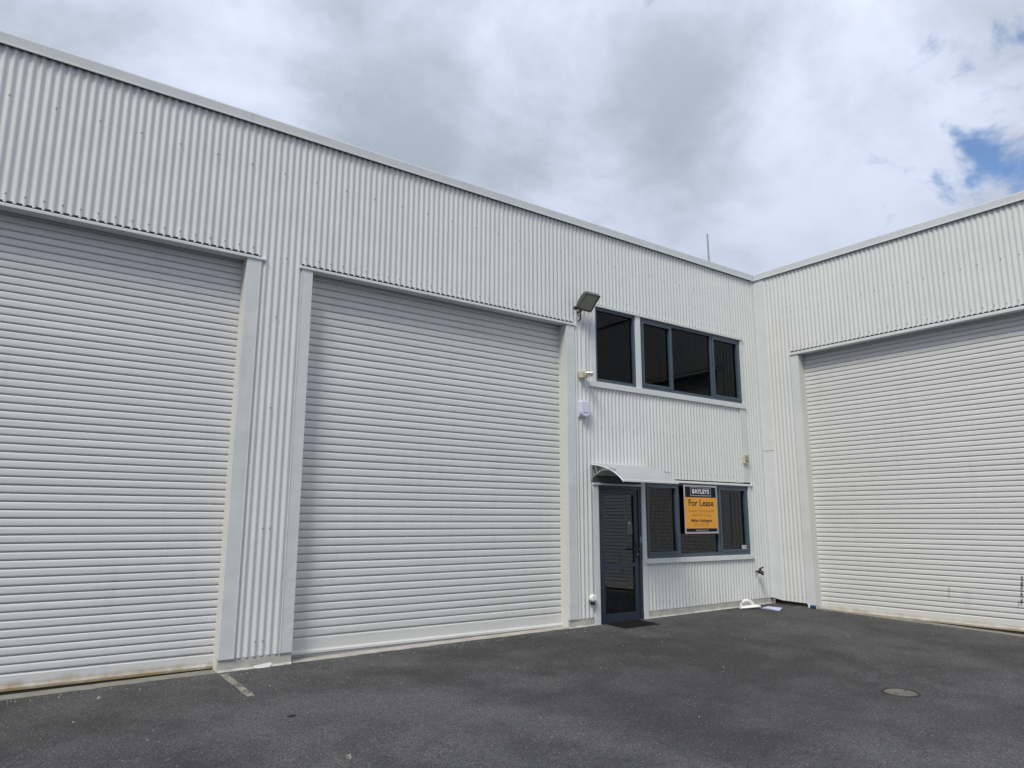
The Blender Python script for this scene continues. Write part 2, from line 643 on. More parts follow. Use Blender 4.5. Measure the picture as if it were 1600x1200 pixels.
def cladding(parent, u0, u1, z0, z1, W, m=None):
    """corrugated sheets, one object per rolled sheet; z0/z1 number or function of u"""
    if u1 < u0:
        u0, u1 = u1, u0
    f0 = z0 if callable(z0) else (lambda u: z0)
    f1 = z1 if callable(z1) else (lambda u: z1)
    b = [u0]
    k = math.floor(u0 / SHEET) + 1
    while k * SHEET < u1 - 1e-6:
        if k * SHEET - b[-1] > 0.08 and u1 - k * SHEET > 0.08:
            b.append(k * SHEET)
        k += 1
    b.append(u1)
    step = PITCH / 12
    for a, c in zip(b[:-1], b[1:]):
        off = random.uniform(-0.0014, 0.0014)
        n = max(2, int(round((c - a) / step)))
        vs, fs = [], []
        for i in range(n + 1):
            u = a + (c - a) * i / n
            d = corr(u) + off
            vs.append(W(u, d, f0(u)))
            vs.append(W(u, d, f1(u)))
        for i in range(n):
            fs.append((2 * i, 2 * i + 2, 2 * i + 3, 2 * i + 1))
        # turn-back of the sheet edge: gives the foot of the sheet its thickness
        k0 = len(vs)
        for i in range(n + 1):
            u = a + (c - a) * i / n
            vs.append(W(u, corr(u) + off, f0(u)))
            vs.append(W(u, corr(u) + off + 0.004, f0(u) + 0.0005))
        for i in range(n):
            fs.append((k0 + 2 * i, k0 + 2 * i + 1, k0 + 2 * i + 3, k0 + 2 * i + 2))
        mesh("cladding_sheet", vs, fs, m or M_CLAD, parent, True)


def screws(parent, pts, W):
    """hexagonal washer-head screws, far too small to pick apart"""
    vs, fs = [], []
    for (u, z) in pts:
        u = round(u / PITCH) * PITCH + 0.0
        d0 = -AMP - 0.0005
        k = len(vs)
        for (r, dd) in ((0.0085, 0.0), (0.0085, -0.002), (0.0050, -0.003), (0.0050, -0.008)):
            for s in range(6):
                an = s * math.pi / 3
                vs.append(W(u + r * math.cos(an), d0 + dd, z + r * math.sin(an)))
        for l in range(3):
            for s in range(6):
                s2 = (s + 1) % 6
                fs.append((k + l * 6 + s, k + l * 6 + s2, k + (l + 1) * 6 + s2, k + (l + 1) * 6 + s))
        fs.append(tuple(k + 18 + s for s in range(6)))
    o = mesh("cladding_screws", vs, fs, M_SCREW, parent)
    o["kind"] = "stuff"
    return o


FB, FT = 5.976, 6.105        # fascia bottom / top


def fascia(parent, u0, u1, W, name="fascia"):
    prof = [(-0.034, FB), (-0.040, FB + 0.003), (-0.040, FB + 0.016), (-0.034, FB + 0.022), (-0.034, FT - 0.012), (-0.030, FT),
            (0.0, FT + 0.006), (0.22, FT - 0.02), (0.22, FT - 0.16), (0.19, FT - 0.16), (0.19, FT - 0.05), (0.0, FT - 0.03), (-0.012, FT - 0.03), (-0.020, FB)]
    o = extrude_u(name, prof, u0, u1, M_FASCIA, parent, W)
    o.data.materials.append(M_SHADEGREY)
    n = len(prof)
    for i, p in enumerate(o.data.polygons):          # inside of the folded sheet, its shade put in as dark grey
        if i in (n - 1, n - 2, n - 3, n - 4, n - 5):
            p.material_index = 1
    return o


def flash_extrude(prof, u0, u1, parent, W):
    o = extrude_u("head_flashing", prof, u0, u1, M_FLASH, parent, W)
    o.data.materials.append(M_SHADEGREY)
    o.data.polygons[len(prof) - 2].material_index = 1  # inner edge coloured dark to paint in shade
    return o


def head_flashing(parent, u0, u1, z, W, depth=0.115):
    """folded trim along the foot of the cladding over an opening, with its soffit"""
    prof = [(-0.026, z), (-0.026, z + 0.024), (-0.020, z + 0.031), (0.016, z + 0.040), (0.016, z + 0.006), (depth, z + 0.006), (depth, z)]
    return flash_extrude(prof, u0, u1, parent, W)


def jamb_flashing(parent, u_edge, u_out, z0, z1, W, depth=0.24, ret=None):
    """flat face beside an opening (u_edge = opening side) plus the return into it"""
    s = 1 if u_out > u_edge else -1
    lo, hi = min(u_edge, u_out), max(u_edge, u_out)
    f = box("jamb_flashing", lo, hi, -0.0125, 0.012, z0, z1, M_FLASH, parent, W, 0.002, 1)
    # little raised stop at the outer edge, where the corrugated sheet begins
    box("flashing_edge", u_out - 0.004, u_out + 0.004, -0.017, 0.012, z0 + 0.002, z1 - 0.002, M_FLASH, f, W)
    box("jamb_return", u_edge + s * 0.0005 if s > 0 else u_edge - 0.012, u_edge + 0.012 if s > 0 else u_edge - 0.0005,
        0.0125, depth, -0.1, z1 - 0.005, ret or M_RETURN, f, W)
    return f


def roller_door(parent, u0, u1, zbase, rail_top, pitch, W, m_slat, m_rail, seal, name="roller_door", top=4.66, y=0.17, sag=0.0):
    """curtain of interlocking slats + bottom rail; every slat is its own object"""
    root = bpy.data.objects.new(name, None)
    root.empty_display_size = 0.2
    COL.objects.link(root)
    root.parent = parent
    root.location = Vector(W((u0 + u1) / 2, y, zbase)) - wloc(parent)
    lo, hi = min(u0, u1), max(u0, u1)
    um = (lo + hi) / 2
    h = (hi - lo) / 2
    # slat profile, bottom to top: shadow groove, rolled lower lip, shallow face, sloping top lip
    p = pitch
    prof = [(0.020, 0.0), (0.020, 0.095 * p), (0.016, 0.105 * p), (0.002, 0.110 * p), (0.0002, 0.130 * p), (-0.0004, 0.30 * p), (-0.0008, 0.55 * p),
            (-0.0002, 0.80 * p), (0.0012, 0.90 * p), (0.006, 0.965 * p), (0.020, 1.0 * p)]
    nu = 6
    meshes = []
    for v in range(5):
        vs, fs = [], []
        amp = [random.uniform(-0.0022, 0.0022) for _ in range(nu + 1)]
        tw = [random.uniform(-0.0012, 0.0012) for _ in range(nu + 1)]
        n = len(prof)
        for i in range(nu + 1):
            u = -h + 2 * h * i / nu
            for (d, z) in prof:
                k = 0 if d > 0.015 else 1
                vs.append(W(u, d + k * amp[i] * 0.5, z + k * tw[i] * 0.6))
        for i in range(nu):
            for j in range(n - 1):
                fs.append((i * n + j, (i + 1) * n + j, (i + 1) * n + j + 1, i * n + j + 1))
        me = bpy.data.meshes.new("slat")
        me.from_pydata(vs, [], fs)
        bm = bmesh.new()
        bm.from_mesh(me)
        bmesh.ops.recalc_face_normals(bm, faces=bm.faces)
        bm.to_mesh(me)
        bm.free()
        for q in me.polygons:
            q.use_smooth = True
        me.set_sharp_from_angle(angle=math.radians(55))
        me.materials.append(m_slat)
        meshes.append(me)
    z = rail_top
    k = 0
    while z < top:
        o = bpy.data.objects.new("slat", meshes[random.randrange(5)])
        COL.objects.link(o)
        o.parent = root
        off = W(0, random.uniform(-0.0008, 0.0008), z - zbase)
        o.location = off
        z += pitch
        k += 1
    # bottom rail with rolled foot
    b = zbase
    rp = [(0.016, rail_top), (0.005, rail_top - 0.008), (0.0, rail_top - 0.018), (0.0, b + 0.045), (-0.006, b + 0.03), (-0.012, b + 0.024), (-0.012, b), (0.03, b), (0.03, rail_top)]
    rp = [(d + y, z) for (d, z) in rp]
    extrude_u("bottom_rail", rp, lo, hi, m_rail, root, W)
    extrude_u("weather_seal", [(y - 0.006, b - 0.0005), (y - 0.004, b - 0.035), (y + 0.022, b - 0.035), (y + 0.026, b - 0.0005)], lo, hi, seal, root, W)
    return root


def window(parent, name, u0, u1, z0, z1, mullions, W, m_frame, m_glass, d0=0.012, sashes=()):
    """frame, mullions and panes of one window; mullions = [(centre, width)]"""
    fw = 0.045
    root = bpy.data.objects.new(name, None)
    root.empty_display_size = 0.2
    COL.objects.link(root)
    root.parent = parent
    root.location = Vector(W(u0, d0, z0)) - wloc(parent)
    d1 = d0 + 0.07
    boxes("frame", [(u0, u0 + fw, d0, d1, z0, z1), (u1 - fw, u1, d0, d1, z0, z1),
                    (u0 + fw, u1 - fw, d0, d1, z1 - fw, z1), (u0 + fw, u1 - fw, d0, d1, z0, z0 + fw * 1.25)], m_frame, root, W)
    edges = [u0 + fw]
    for (c, wd) in mullions:
        box("mullion", c - wd / 2, c + wd / 2, d0 + 0.003, d1 - 0.003, z0 + fw * 1.25, z1 - fw, m_frame, root, W, 0.003, 1)
        edges += [c - wd / 2, c + wd / 2]
    edges.append(u1 - fw)
    panes = [(edges[i], edges[i + 1]) for i in range(0, len(edges), 2)]
    for i, (a, b) in enumerate(panes):
        za, zb = z0 + fw * 1.25, z1 - fw
        if i in sashes:
            s = 0.04
            da = d0 - 0.008
            boxes("sash", [(a + .002, a + s, da, d1 - 0.02, za + .002, zb - .002), (b - s, b - .002, da, d1 - 0.02, za + .002, zb - .002),
                           (a + s, b - s, da, d1 - 0.02, zb - s, zb - .002), (a + s, b - s, da, d1 - 0.02, za + .002, za + s)], m_frame, root, W)
            a, b, za, zb = a + s, b - s, za + s, zb - s
        vs = [W(a, d0 + 0.035, za), W(b, d0 + 0.035, za), W(b, d0 + 0.035, zb), W(a, d0 + 0.035, zb)]
        mesh("pane", vs, [(0, 1, 2, 3)], m_glass, root, recalc=False)
    return root


# ------------------------------------------------------------------ main warehouse (wall along y = 0)
wh = empty("warehouse", (-9.0, 0.0, 0.0),
           "long white corrugated warehouse with two roller doors and an office entrance beside the corner", "warehouse")
HEAD = 4.377
J1L, J1R = -13.26, -9.352       # first roller door opening
J2L, J2R = -8.596, -4.70        # second roller door opening
XL = -19.0


def foot(u):
    return 0.190 + 0.0076 * u


TOP = FB + 0.085
cladding(wh, XL, J1L - 0.15, foot, TOP, WA)
cladding(wh, J1L - 0.15, J1R + 0.152, HEAD + 0.046, TOP, WA)
cladding(wh, J1R + 0.152, J2L - 0.135, foot, TOP, WA)
cladding(wh, J2L - 0.135, J2R + 0.15, HEAD + 0.046, TOP, WA)
cladding(wh, J2R + 0.15, -4.215, foot, TOP, WA)
cladding(wh, -4.215, -0.45, 4.803, TOP, WA)
cladding(wh, -4.215, -0.64, 2.165, 3.49, WA)
cladding(wh, -3.135, -0.45, foot, 0.868, WA)
cladding(wh, -0.45, -0.05, foot, TOP, WA)
# flat cover strip below the right end of the upper window
box("cover_strip", -0.64, -0.452, -0.0125, 0.012, 2.17, 3.49, M_FLASH, wh, WA, 0.002, 1)

# fixing screws, rows as on the building
sp = []
u = XL + 0.1
while u < -0.3:
    sp.append((u, 5.487))
    u += PITCH * 5
for (a, b) in ((J1L, J1R + 0.1), (J2L - 0.1, J2R + 0.1)):
    u = a
    while u < b:
        sp.append((u, HEAD + 0.131))
        u += PITCH * 2
u = -4.04
while u < -0.7:
    sp.append((u, 2.876))
    u += PITCH * 3
u = -4.1
while u < -0.5:
    sp.append((u, 4.90))
    u += PITCH * 3
u = -3.0
while u < -0.15:
    sp.append((u, 0.285))
    u += PITCH * 2
u = -2.3
while u < -0.7:
    sp.append((u, 2.26))
    u += PITCH * 2
for z in (3.75, 2.72, 1.42, 0.27):
    sp += [(-9.03 + random.choice((0, PITCH)), z), ]
sp += [(-8.88, 1.42), (-8.95, 0.27), (-4.45, 0.33), (-4.33, 0.33), (-4.45, 2.80), (-8.95, 4.46)]
screws(wh, sp, WA)

# fascia in lengths with lapped joints
for a, b in ((XL, -13.2), (-13.198, -9.42), (-9.418, -3.6), (-3.598, 0.0)):
    fascia(wh, a, b, WA)
# black strips painting in the shade under the fascia and above the door heads
box("gap_shade_strip", XL, -0.07, -0.0185, 0.0205, FB + 0.006, FB + 0.03, M_SHADEBLACK, wh)
for a, b in ((J1L - .15, J1R + .15), (J2L - .13, J2R + .14)):
    box("gap_shade_strip", a, b, -0.004, 0.0205, HEAD + 0.0405, HEAD + 0.062, M_SHADEBLACK, wh)
# structural wall behind the sheets, black to paint the shade in the gaps
D0, D1 = 0.022, 0.20
boxes("wall", [(XL, J1L - 0.001, D0, D1, -0.3, 5.95), (J1L - 0.001, J1R + 0.001, D0, .112, HEAD + 0.012, 5.95),
               (J1R + 0.013, J2L - 0.013, D0, D1, -0.3, 5.95), (J2L - 0.001, J2R + 0.001, D0, .112, HEAD + 0.012, 5.95),
               (J2R + 0.013, -4.11, D0, D1, -0.3, 5.95),
               (-4.11, -0.525, D0, D1, 4.76, 5.95), (-4.11, -0.525, D0, D1, 2.125, 3.575),
               (-3.235, -3.12, D0, D1, 3.575, 4.76),
               (-3.215, -3.125, D0, D1, -0.3, 2.125), (-3.125, -0.525, D0, D1, -0.3, 0.935),
               (-0.525, 0.0, D0, D1, -0.3, 5.95)], M_SHADEBLACK, wh)
# plinth between the openings, painted, ragged where the asphalt meets it


def plinth(parent, u0, u1, W, d_front, ztop, m, seg=0.07):
    n = max(2, int(abs(u1 - u0) / seg))
    vs, fs = [], []
    for i in range(n + 1):
        u = u0 + (u1 - u0) * i / n
        zt = ztop(u) if callable(ztop) else ztop
        jd = random.uniform(-0.002, 0.002)
        x, y, _ = W(u, d_front, 0)
        bz = gz(x, y) + random.uniform(-0.006, 0.004)
        vs += [W(u, d_front + 0.03, zt), W(u, d_front + jd, zt), W(u, d_front + jd - 0.003, bz + 0.02), W(u, d_front - 0.014 - random.uniform(0, .012), bz), W(u, d_front - 0.014, bz - 0.08)]
    for i in range(n):
        for j in range(4):
            fs.append((i * 5 + j, (i + 1) * 5 + j, (i + 1) * 5 + j + 1, i * 5 + j + 1))
    fs.append((0, 1, 2, 3, 4))
    fs.append(tuple(n * 5 + j for j in range(5)))
    return mesh("plinth", vs, fs, m, parent)


ft = lambda u: foot(u) + 0.012
plinth(wh, XL, J1L - 0.0, WA, 0.004, ft, M_PLINTH)
plinth(wh, J1R + 0.0, J2L, WA, 0.004, ft, M_PLINTH)
plinth(wh, J2R, -4.115, WA, 0.004, ft, M_PLINTH)
plinth(wh, -3.215, -0.0, WA, 0.004, ft, M_PLINTH)
# patch of filler knocked out of the plinth of the pier
mesh("plinth_patch", [(-8.98, -0.010, 0.030), (-8.90, -0.013, 0.043), (-8.82, -0.012, 0.050), (-8.80, -0.016, 0.028), (-8.83, -0.022, 0.006), (-8.94, -0.022, 0.004), (-9.0, -0.016, 0.010)],
     [(0, 1, 2, 3, 4, 5, 6)], M_WHITEPL, wh)

# concrete sills set in the asphalt under the doors


def sill(parent, u0, u1, W, d0=-0.055, d1=0.24, up=0.008, m=None, tops=None):
    n = max(3, int(abs(u1 - u0) / 0.12))
    vs, fs = [], []
    for i in range(n + 1):
        u = u0 + (u1 - u0) * i / n
        dd = d0 + random.uniform(-0.014, 0.012)
        x, y, _ = W(u, dd, 0)
        z = gz(x, y) + up
        vs += [W(u, d1, z), W(u, dd + 0.008, z), W(u, dd, z - 0.009), W(u, dd, z - 0.06)]
    for i in range(n):
        for j in range(3):
            fs.append((i * 4 + j, (i + 1) * 4 + j, (i + 1) * 4 + j + 1, i * 4 + j + 1))
    return mesh("concrete_sill", vs, fs, m or M_CONC, parent)


sill(wh, J1L, J1R, WA, 0.0, m=M_CONC)
sill(wh, J2L, J2R, WA, 0.01, up=0.012, m=M_SILL)

# trims round the big openings
head_flashing(wh, J1L - 0.16, J1R + 0.200, HEAD, WA)
head_flashing(wh, J2L - 0.165, J2R + 0.175, HEAD, WA)
jamb_flashing(wh, J1L, J1L - 0.145, foot(J1L), HEAD - 0.001, WA)
jamb_flashing(wh, J1R, J1R + 0.150, foot(J1R), HEAD - 0.001, WA)
jamb_flashing(wh, J2L, J2L - 0.130, foot(J2L), HEAD - 0.001, WA)
jamb_flashing(wh, J2R, J2R + 0.148, foot(J2R), HEAD - 0.001, WA)

d1 = roller_door(wh, J1L - 0.012, J1R + 0.012, 0.022, 0.165, 0.0750, WA, M_SHUT1, M_RAIL1, M_DARKRUB)
d1["label"] = "roller door with narrow slats and a brown stained bottom rail"
d2 = roller_door(wh, J2L - 0.012, J2R + 0.012, 0.062, 0.236, 0.0890, WA, M_SHUT2, M_RAIL2, M_RUBBER)
d2["label"] = "roller door with broad slats beside the office entrance"

# ---- office front: trims
box("sill_flashing", -4.262, -0.462, -0.030, 0.012, 3.486, 3.574, M_FLASH, wh, WA, 0.003, 1)
head_flashing(wh, -4.10, -0.435, 4.758, WA, 0.012)
box("window_post", -3.232, -3.123, -0.010, 0.021, 3.576, 4.756, M_FLASH, wh, WA, 0.002, 1)
box("window_post", -4.213, -4.112, -0.012, 0.021, 3.576, 4.80, M_FLASH, wh, WA, 0.002, 1)
box("window_post", -0.523, -0.454, -0.012, 0.021, 3.576, 4.756, M_FLASH, wh, WA, 0.002, 1)
window(wh, "window", -4.110, -3.234, 3.576, 4.757, [], WA, M_BLUE, M_GLASSD)
window(wh, "window", -3.121, -0.525, 3.576, 4.757, [(-2.36, 0.035), (-1.325, 0.045)], WA, M_BLUE, M_GLASSD, sashes=(0, 2))

box("sill_flashing", -3.172, -0.468, -0.030, 0.012, 0.860, 0.935, M_FLASH, wh, WA, 0.003, 1)
head_flashing(wh, -3.14, -0.405, 2.108, WA, 0.012)
head_flashing(wh, -4.225, -3.142, 2.022, WA, 0.012)
box("head_panel", -4.215, -3.136, -0.006, 0.021, 2.064, 2.163, M_SHADEGREY, wh, WA, 0.002, 1)  # shade under the canopy put into the panel colour
box("window_post", -0.523, -0.454, -0.012, 0.021, 0.936, 2.107, M_FLASH, wh, WA, 0.002, 1)
box("door_post", -4.213, -4.112, -0.012, 0.021, 0.02, 2.021, M_FLASH, wh, WA, 0.002, 1)
box("door_post", -3.213, -3.127, -0.010, 0.021, 0.04, 2.106, M_FLASH, wh, WA, 0.002, 1)
lw = window(wh, "window", -3.125, -0.525, 0.936, 2.107, [(-2.345, 0.05), (-1.345, 0.05)], WA, M_BLUE, M_GLASS, sashes=(0, 2))

# ---- entrance door
door = bpy.data.objects.new("door", None)
COL.objects.link(door)
door.parent = wh
door.location = Vector((-4.11, 0.01, 0.05)) - wloc(wh)
door["label"] = "navy aluminium door glazed in two panels"
DU0, DU1, DZ0, DZ1 = -4.110, -3.217, 0.052, 2.020
boxes("door_frame", [(DU0, DU0 + .05, .010, .11, DZ0, DZ1), (DU1 - .05, DU1, .010, .11, DZ0, DZ1), (DU0 + .05, DU1 - .05, .010, .11, DZ1 - .05, DZ1),
                     (DU0 + .05, DU1 - .05, .010, .11, DZ0, DZ0 + .02)], M_NAVY, door)
a, b = DU0 + .053, DU1 - .053
boxes("stile_and_rails", [(a, a + .075, .026, .07, DZ0 + .022, DZ1 - .053), (b - .085, b, .026, .07, DZ0 + .022, DZ1 - .053),
                          (a + .075, b - .085, .026, .07, DZ1 - .125, DZ1 - .053), (a + .075, b - .085, .026, .07, DZ0 + .022, DZ0 + .125),
                          (a + .075, b - .085, .024, .07, 0.825, 0.885)], M_NAVY, door)
for (za, zb) in ((DZ0 + .125, .825), (.885, DZ1 - .125)):
    mesh("pane", [(a + .075, .05, za), (b - .085, .05, za), (b - .085, .05, zb), (a + .075, .05, zb)], [(0, 1, 2, 3)], M_GLASSDOOR, door, recalc=False)
box("lock_plate", b - .062, b - .022, .016, .026, .96, 1.20, M_BLACK, door, WA, .004, 2)
hd = tube("handle", [(b - .042, .016, 1.085), (b - .042, -.028, 1.085), (b - .055, -.038, 1.085), (b - .165, -.038, 1.083), (b - .175, -.030, 1.083)], .010, M_BLACK, door)
tube("lock_cylinder", [(b - .042, .018, 1.005), (b - .042, .004, 1.005)], .013, M_GREYMET, door)
box("hinge", DU0 + .046, DU0 + .058, .0, .012, 1.55, 1.65, M_NAVY, door)
box("hinge", DU0 + .046, DU0 + .058, .0, .012, .45, .55, M_NAVY, door)
box("strike_plate", DU1 - .03, DU1 - .008, .006, .012, 1.17, 1.27, M_GREYMET, door)

# ---- rooms behind the glass
boxes("room_shell", [(-4.6, -0.2, 4.5, 4.6, -0.2, 5.9), (-4.7, -4.6, .2, 4.6, -0.2, 5.9), (-0.2, -0.1, .2, 4.6, -0.2, 5.9),
                     (-4.6, -0.2, .2, 4.5, 5.4, 5.5), (-4.6, -0.2, .2, 4.5, 2.75, 3.0)], M_ROOM, wh)
box("room_floor", -4.6, -0.2, .2, 4.5, -0.2, 0.06, M_CARPET, wh)
# dark blue partition inside the entrance
boxes("partition", [(-4.6, -3.0, 1.0, 1.06, 0.061, 0.72), (-3.0, -2.94, 0.6, 1.06, 0.061, 2.7)], M_ROOMB, wh)
boxes("upper_partition", [(-3.2, -3.1, .25, 4.5, 3.0, 5.4)], M_ROOMD, wh)
box("roof", XL, 12.0, 0.19, 14.0, 5.78, 5.93, M_GREYMET, wh)

# ------------------------------------------------------------------ right wing (wall along x = 0)
wb = empty("warehouse", (0.0, -6.0, 0.0),
           "white corrugated warehouse wing on the right of the corner with a single roller door", "warehouse")
BHEAD = 4.420
K1, K2 = -0.835, -4.75           # roller door opening
YE = -13.0
TOPB = TOP


def footb(u):
    return 0.160 + 0.025 * max(u, -1.0)


cladding(wb, -0.69, -0.225, footb, TOPB, WB)
cladding(wb, K2 - 0.15, -0.69, BHEAD + 0.060, TOPB, WB)
cladding(wb, YE, K2 - 0.15, 0.12, TOPB, WB)
sp = []
u = -0.80
k = 0
while u > YE:
    sp.append((u, 5.217))
    u -= PITCH * (4 if k % 3 == 0 else 3)
    k += 1
u = -0.80
while u > K2 - .1:
    sp.append((u, BHEAD + 0.137))
    u -= PITCH * 2
for z in (0.235,):
    sp += [(-0.305, z), (-0.457, z), (-0.61, z)]
sp += [(-0.457, 1.05), (-0.38, 3.1), (-0.53, 2.0)]
screws(wb, sp, WB)
for a, b in ((-5.9, -0.0405), (YE, -5.902)):
    fascia(wb, a, b, WB)
box("gap_shade_strip", YE, -0.23, -0.0185, 0.0205, FB + 0.006, FB + 0.03, M_SHADEBLACK, wb, WB)  # black strips stand in for the shade below fascia and above head
box("gap_shade_strip", K2 - .15, K1 + .14, -0.004, 0.0205, BHEAD + 0.0555, BHEAD + 0.075, M_SHADEBLACK, wb, WB)
# corner flashing folded round the inside corner
cf_ = mesh("corner_flashing", [(-0.062, -0.0135, foot(-.05)), (-0.062, -0.0135, FB), (-0.0135, -0.0135, foot(0)), (-0.0135, -0.0135, FB),
                               (-0.0135, -0.228, footb(-.2)), (-0.0135, -0.228, FB), (0.01, -0.228, footb(-.2)), (0.01, -0.228, FB),
                               (-0.062, 0.01, foot(-.05)), (-0.062, 0.01, FB)],
           [(0, 2, 3, 1), (2, 4, 5, 3), (4, 6, 7, 5), (0, 1, 9, 8)], M_FLASH, wb)
box("flashing_joint", -0.016, 0.0, -0.230, -0.018, 2.755, 2.762, M_SCREW, wb)
boxes("wall", [(-0.823, 0.02, D0, D1, 0.105, 5.95), (K2 - 0.001, -0.8235, D0, .112, BHEAD + 0.02, 5.95), (YE, K2 - 0.013, D0, D1, -0.5, 5.95)], M_SHADEBLACK, wb, WB)  # wall coloured black to paint the shade behind the sheets
plinth(wb, K1, -0.02, WB, 0.055, lambda u: 0.125 + 0.02 * u, M_CONC)
plinth(wb, YE, K2, WB, 0.004, 0.13, M_PLINTH)
sill(wb, K2, K1, WB, 0.005, up=0.006)
prof = [(-0.030, BHEAD), (-0.030, BHEAD + 0.038), (-0.024, BHEAD + 0.045), (0.016, BHEAD + 0.055), (0.016, BHEAD + 0.006), (0.115, BHEAD + 0.006), (0.115, BHEAD)]
flash_extrude(prof, K2 - 0.16, K1 + 0.155, wb, WB)
jamb_flashing(wb, K1, K1 + 0.148, 0.125, BHEAD - 0.001, WB)
jamb_flashing(wb, K2, K2 - 0.148, 0.08, BHEAD - 0.001, WB)
d3 = roller_door(wb, K1 + 0.012, K2 - 0.012, 0.040, 0.190, 0.0750, WB, M_SHUT3, M_RAIL3, M_DARKRUB, top=4.66)
d3["label"] = "roller door with black scuff marks low on its slats"
box("roof", 0.19, 12.0, YE, 0.18, 5.78, 5.93, M_GREYMET, wb)

# ------------------------------------------------------------------ things fixed to the wall
# arched door canopy
cn = empty("door_canopy", (-3.69, 0, 2.06), "arched grey sheet canopy over the navy entrance door", "canopy")
CU0, CU1, CD = -4.258, -3.118, 0.655


def arc(t, lift=0.0):
    an = math.radians(8 + 54 * t)
    a0, a1 = math.radians(8), math.radians(62)
    d = -(math.sin(an) - math.sin(a0)) / (math.sin(a1) - math.sin(a0)) * CD
    z = 2.335 - (math.cos(a0) - math.cos(an)) / (math.cos(a0) - math.cos(a1)) * 0.275
    return d - 0.012, z + lift


na = 18
top_ = [arc(i / na) for i in range(na + 1)]
prof = top_ + [(d, z - 0.006) for (d, z) in reversed(top_)]
cs = sharp(extrude_u("canopy_sheet", prof, CU0 + .01, CU1 - .01, M_CANOPY, cn, WA))
cs.data.materials.append(M_SHADEGREY)  # underside gets a darker colour as painted shade
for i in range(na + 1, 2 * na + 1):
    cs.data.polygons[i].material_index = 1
fd, fz = arc(1.0)
box("front_bar", CU0, CU1, fd - .012, fd + .012, fz - .018, fz + .012, M_CANBAR, cn, WA, .003, 1)
bd, bz = arc(0.0)
box("back_bar", CU0, CU1, -.030, -.0095, bz - .02, bz + .014, M_CANBAR, cn, WA, .003, 1)
for u in (CU0 + .012, CU1 - .012):
    br = tube("bracket", [(u, arc(i / 10)[0], arc(i / 10)[1] - .018) for i in range(11)], .011, M_CANBAR, cn, 8)
    tube("bracket_post", [(u, -.018, 2.10), (u, -.018, bz - .022)], .012, M_BRACKET, br, 8)
    low = [(u, -.02 - .50 * t, 2.125 + .115 * math.sin(t * 2.2)) for t in [i / 8 for i in range(9)]]
    tube("bracket_strut", low, .009, M_BRACKET, br, 8)
    for t0, t1 in ((0.10, 0.22), (0.30, 0.22), (0.30, 0.45), (0.52, 0.45), (0.52, 0.65)):
        p0 = (u, arc(t0)[0], arc(t0)[1] - .02)
        tt = t1
        p1 = (u, -.02 - .50 * tt, 2.125 + .115 * math.sin(tt * 2.2))
        tube("bracket_web", [p0, p1], .006, M_BRACKET, br, 6)

# floodlight
fl = empty("floodlight", (-4.43, 0.0, 4.62), "grey weathered floodlight tilted up on the wall beside the upper window", "floodlight")
ca, sa = math.cos(math.radians(42)), math.sin(math.radians(42))


def FP(u, s, n):
    """u across, s along the lamp body (outwards and up), n normal (towards the yard and down)"""
    return (u, -0.075 - s * ca - n * sa, 4.625 + s * sa - n * ca)


def fbox(name, lst, m, parent, bev=0.0):
    vs, fs = [], []
    for (u0, u1, s0, s1, n0, n1) in lst:
        k = len(vs)
        vs += [FP(u, s, n) for u in (u0, u1) for s in (s0, s1) for n in (n0, n1)]
        fs += [tuple(i + k for i in f) for f in BOXF]
    o = mesh(name, vs, fs, m, parent)
    if bev:
        bm = bmesh.new()
        bm.from_mesh(o.data)
        bmesh.ops.bevel(bm, geom=bm.edges[:], offset=bev, segments=2, profile=.7, affect='EDGES')
        bm.to_mesh(o.data)
        bm.free()
    return o


FU0, FU1 = -4.560, -4.272
# domed housing: sections along s
vs, fs = [], []
secs = [(0.0, .035, .02), (.03, .06, .006), (.09, .085, 0.0), (.18, .10, 0.0), (.26, .085, .004), (.300, .045, .012)]
for (s, h, ins) in secs:
    for (q, n) in ((0, 0), (0, -h * .55), (.14, -h * .9), (.5, -h), (.86, -h * .9), (1, -h * .55), (1, 0)):
        vs.append(FP(FU0 + ins + (FU1 - FU0 - 2 * ins) * q, s, n))
nn = 7
for i in range(len(secs) - 1):
    for j in range(nn):
        j2 = (j + 1) % nn
        fs.append((i * nn + j, i * nn + j2, (i + 1) * nn + j2, (i + 1) * nn + j))
fs.append(tuple(range(nn)))
fs.append(tuple((len(secs) - 1) * nn + j for j in range(nn)))
sharp(mesh("housing", vs, fs, M_FLOODB, fl), 40)
fbox("lens_frame", [(FU0, FU1, 0.0, .025, 0.0005, .022), (FU0, FU1, .277, .300, 0.0005, .022), (FU0, FU0 + .018, .025, .277, 0.0005, .022), (FU1 - .018, FU1, .025, .277, 0.0005, .022)], M_FLOODB, fl)
m_, g_, o_ = mat("floodlight_lens")
bsdf(g_, o_, g_.mix(g_.noise(pos(g_), 9.0, 3.0, .6), (0.20, 0.205, 0.16), (0.36, 0.36, 0.28)), 0.3, 0, 0.5)
fbox("lens", [(FU0 + .0185, FU1 - .0185, .0255, .2765, .001, .014)], m_, fl)
tube("mounting_arm", [(-4.47, -.004, 4.60), (-4.47, -.07, 4.60), (-4.47, -.11, 4.635)], .02, M_FLOODB, fl)
tube("pivot_knob", [(-4.60, -.09, 4.625), (-4.56, -.09, 4.625)], .028, M_BLACK, fl)
tube("cable_gland", [(-4.47, -.06, 4.61), (-4.465, -.075, 4.55), (-4.46, -.06, 4.49), (-4.455, -.012, 4.46)], .011, M_BLACK, fl, 8)

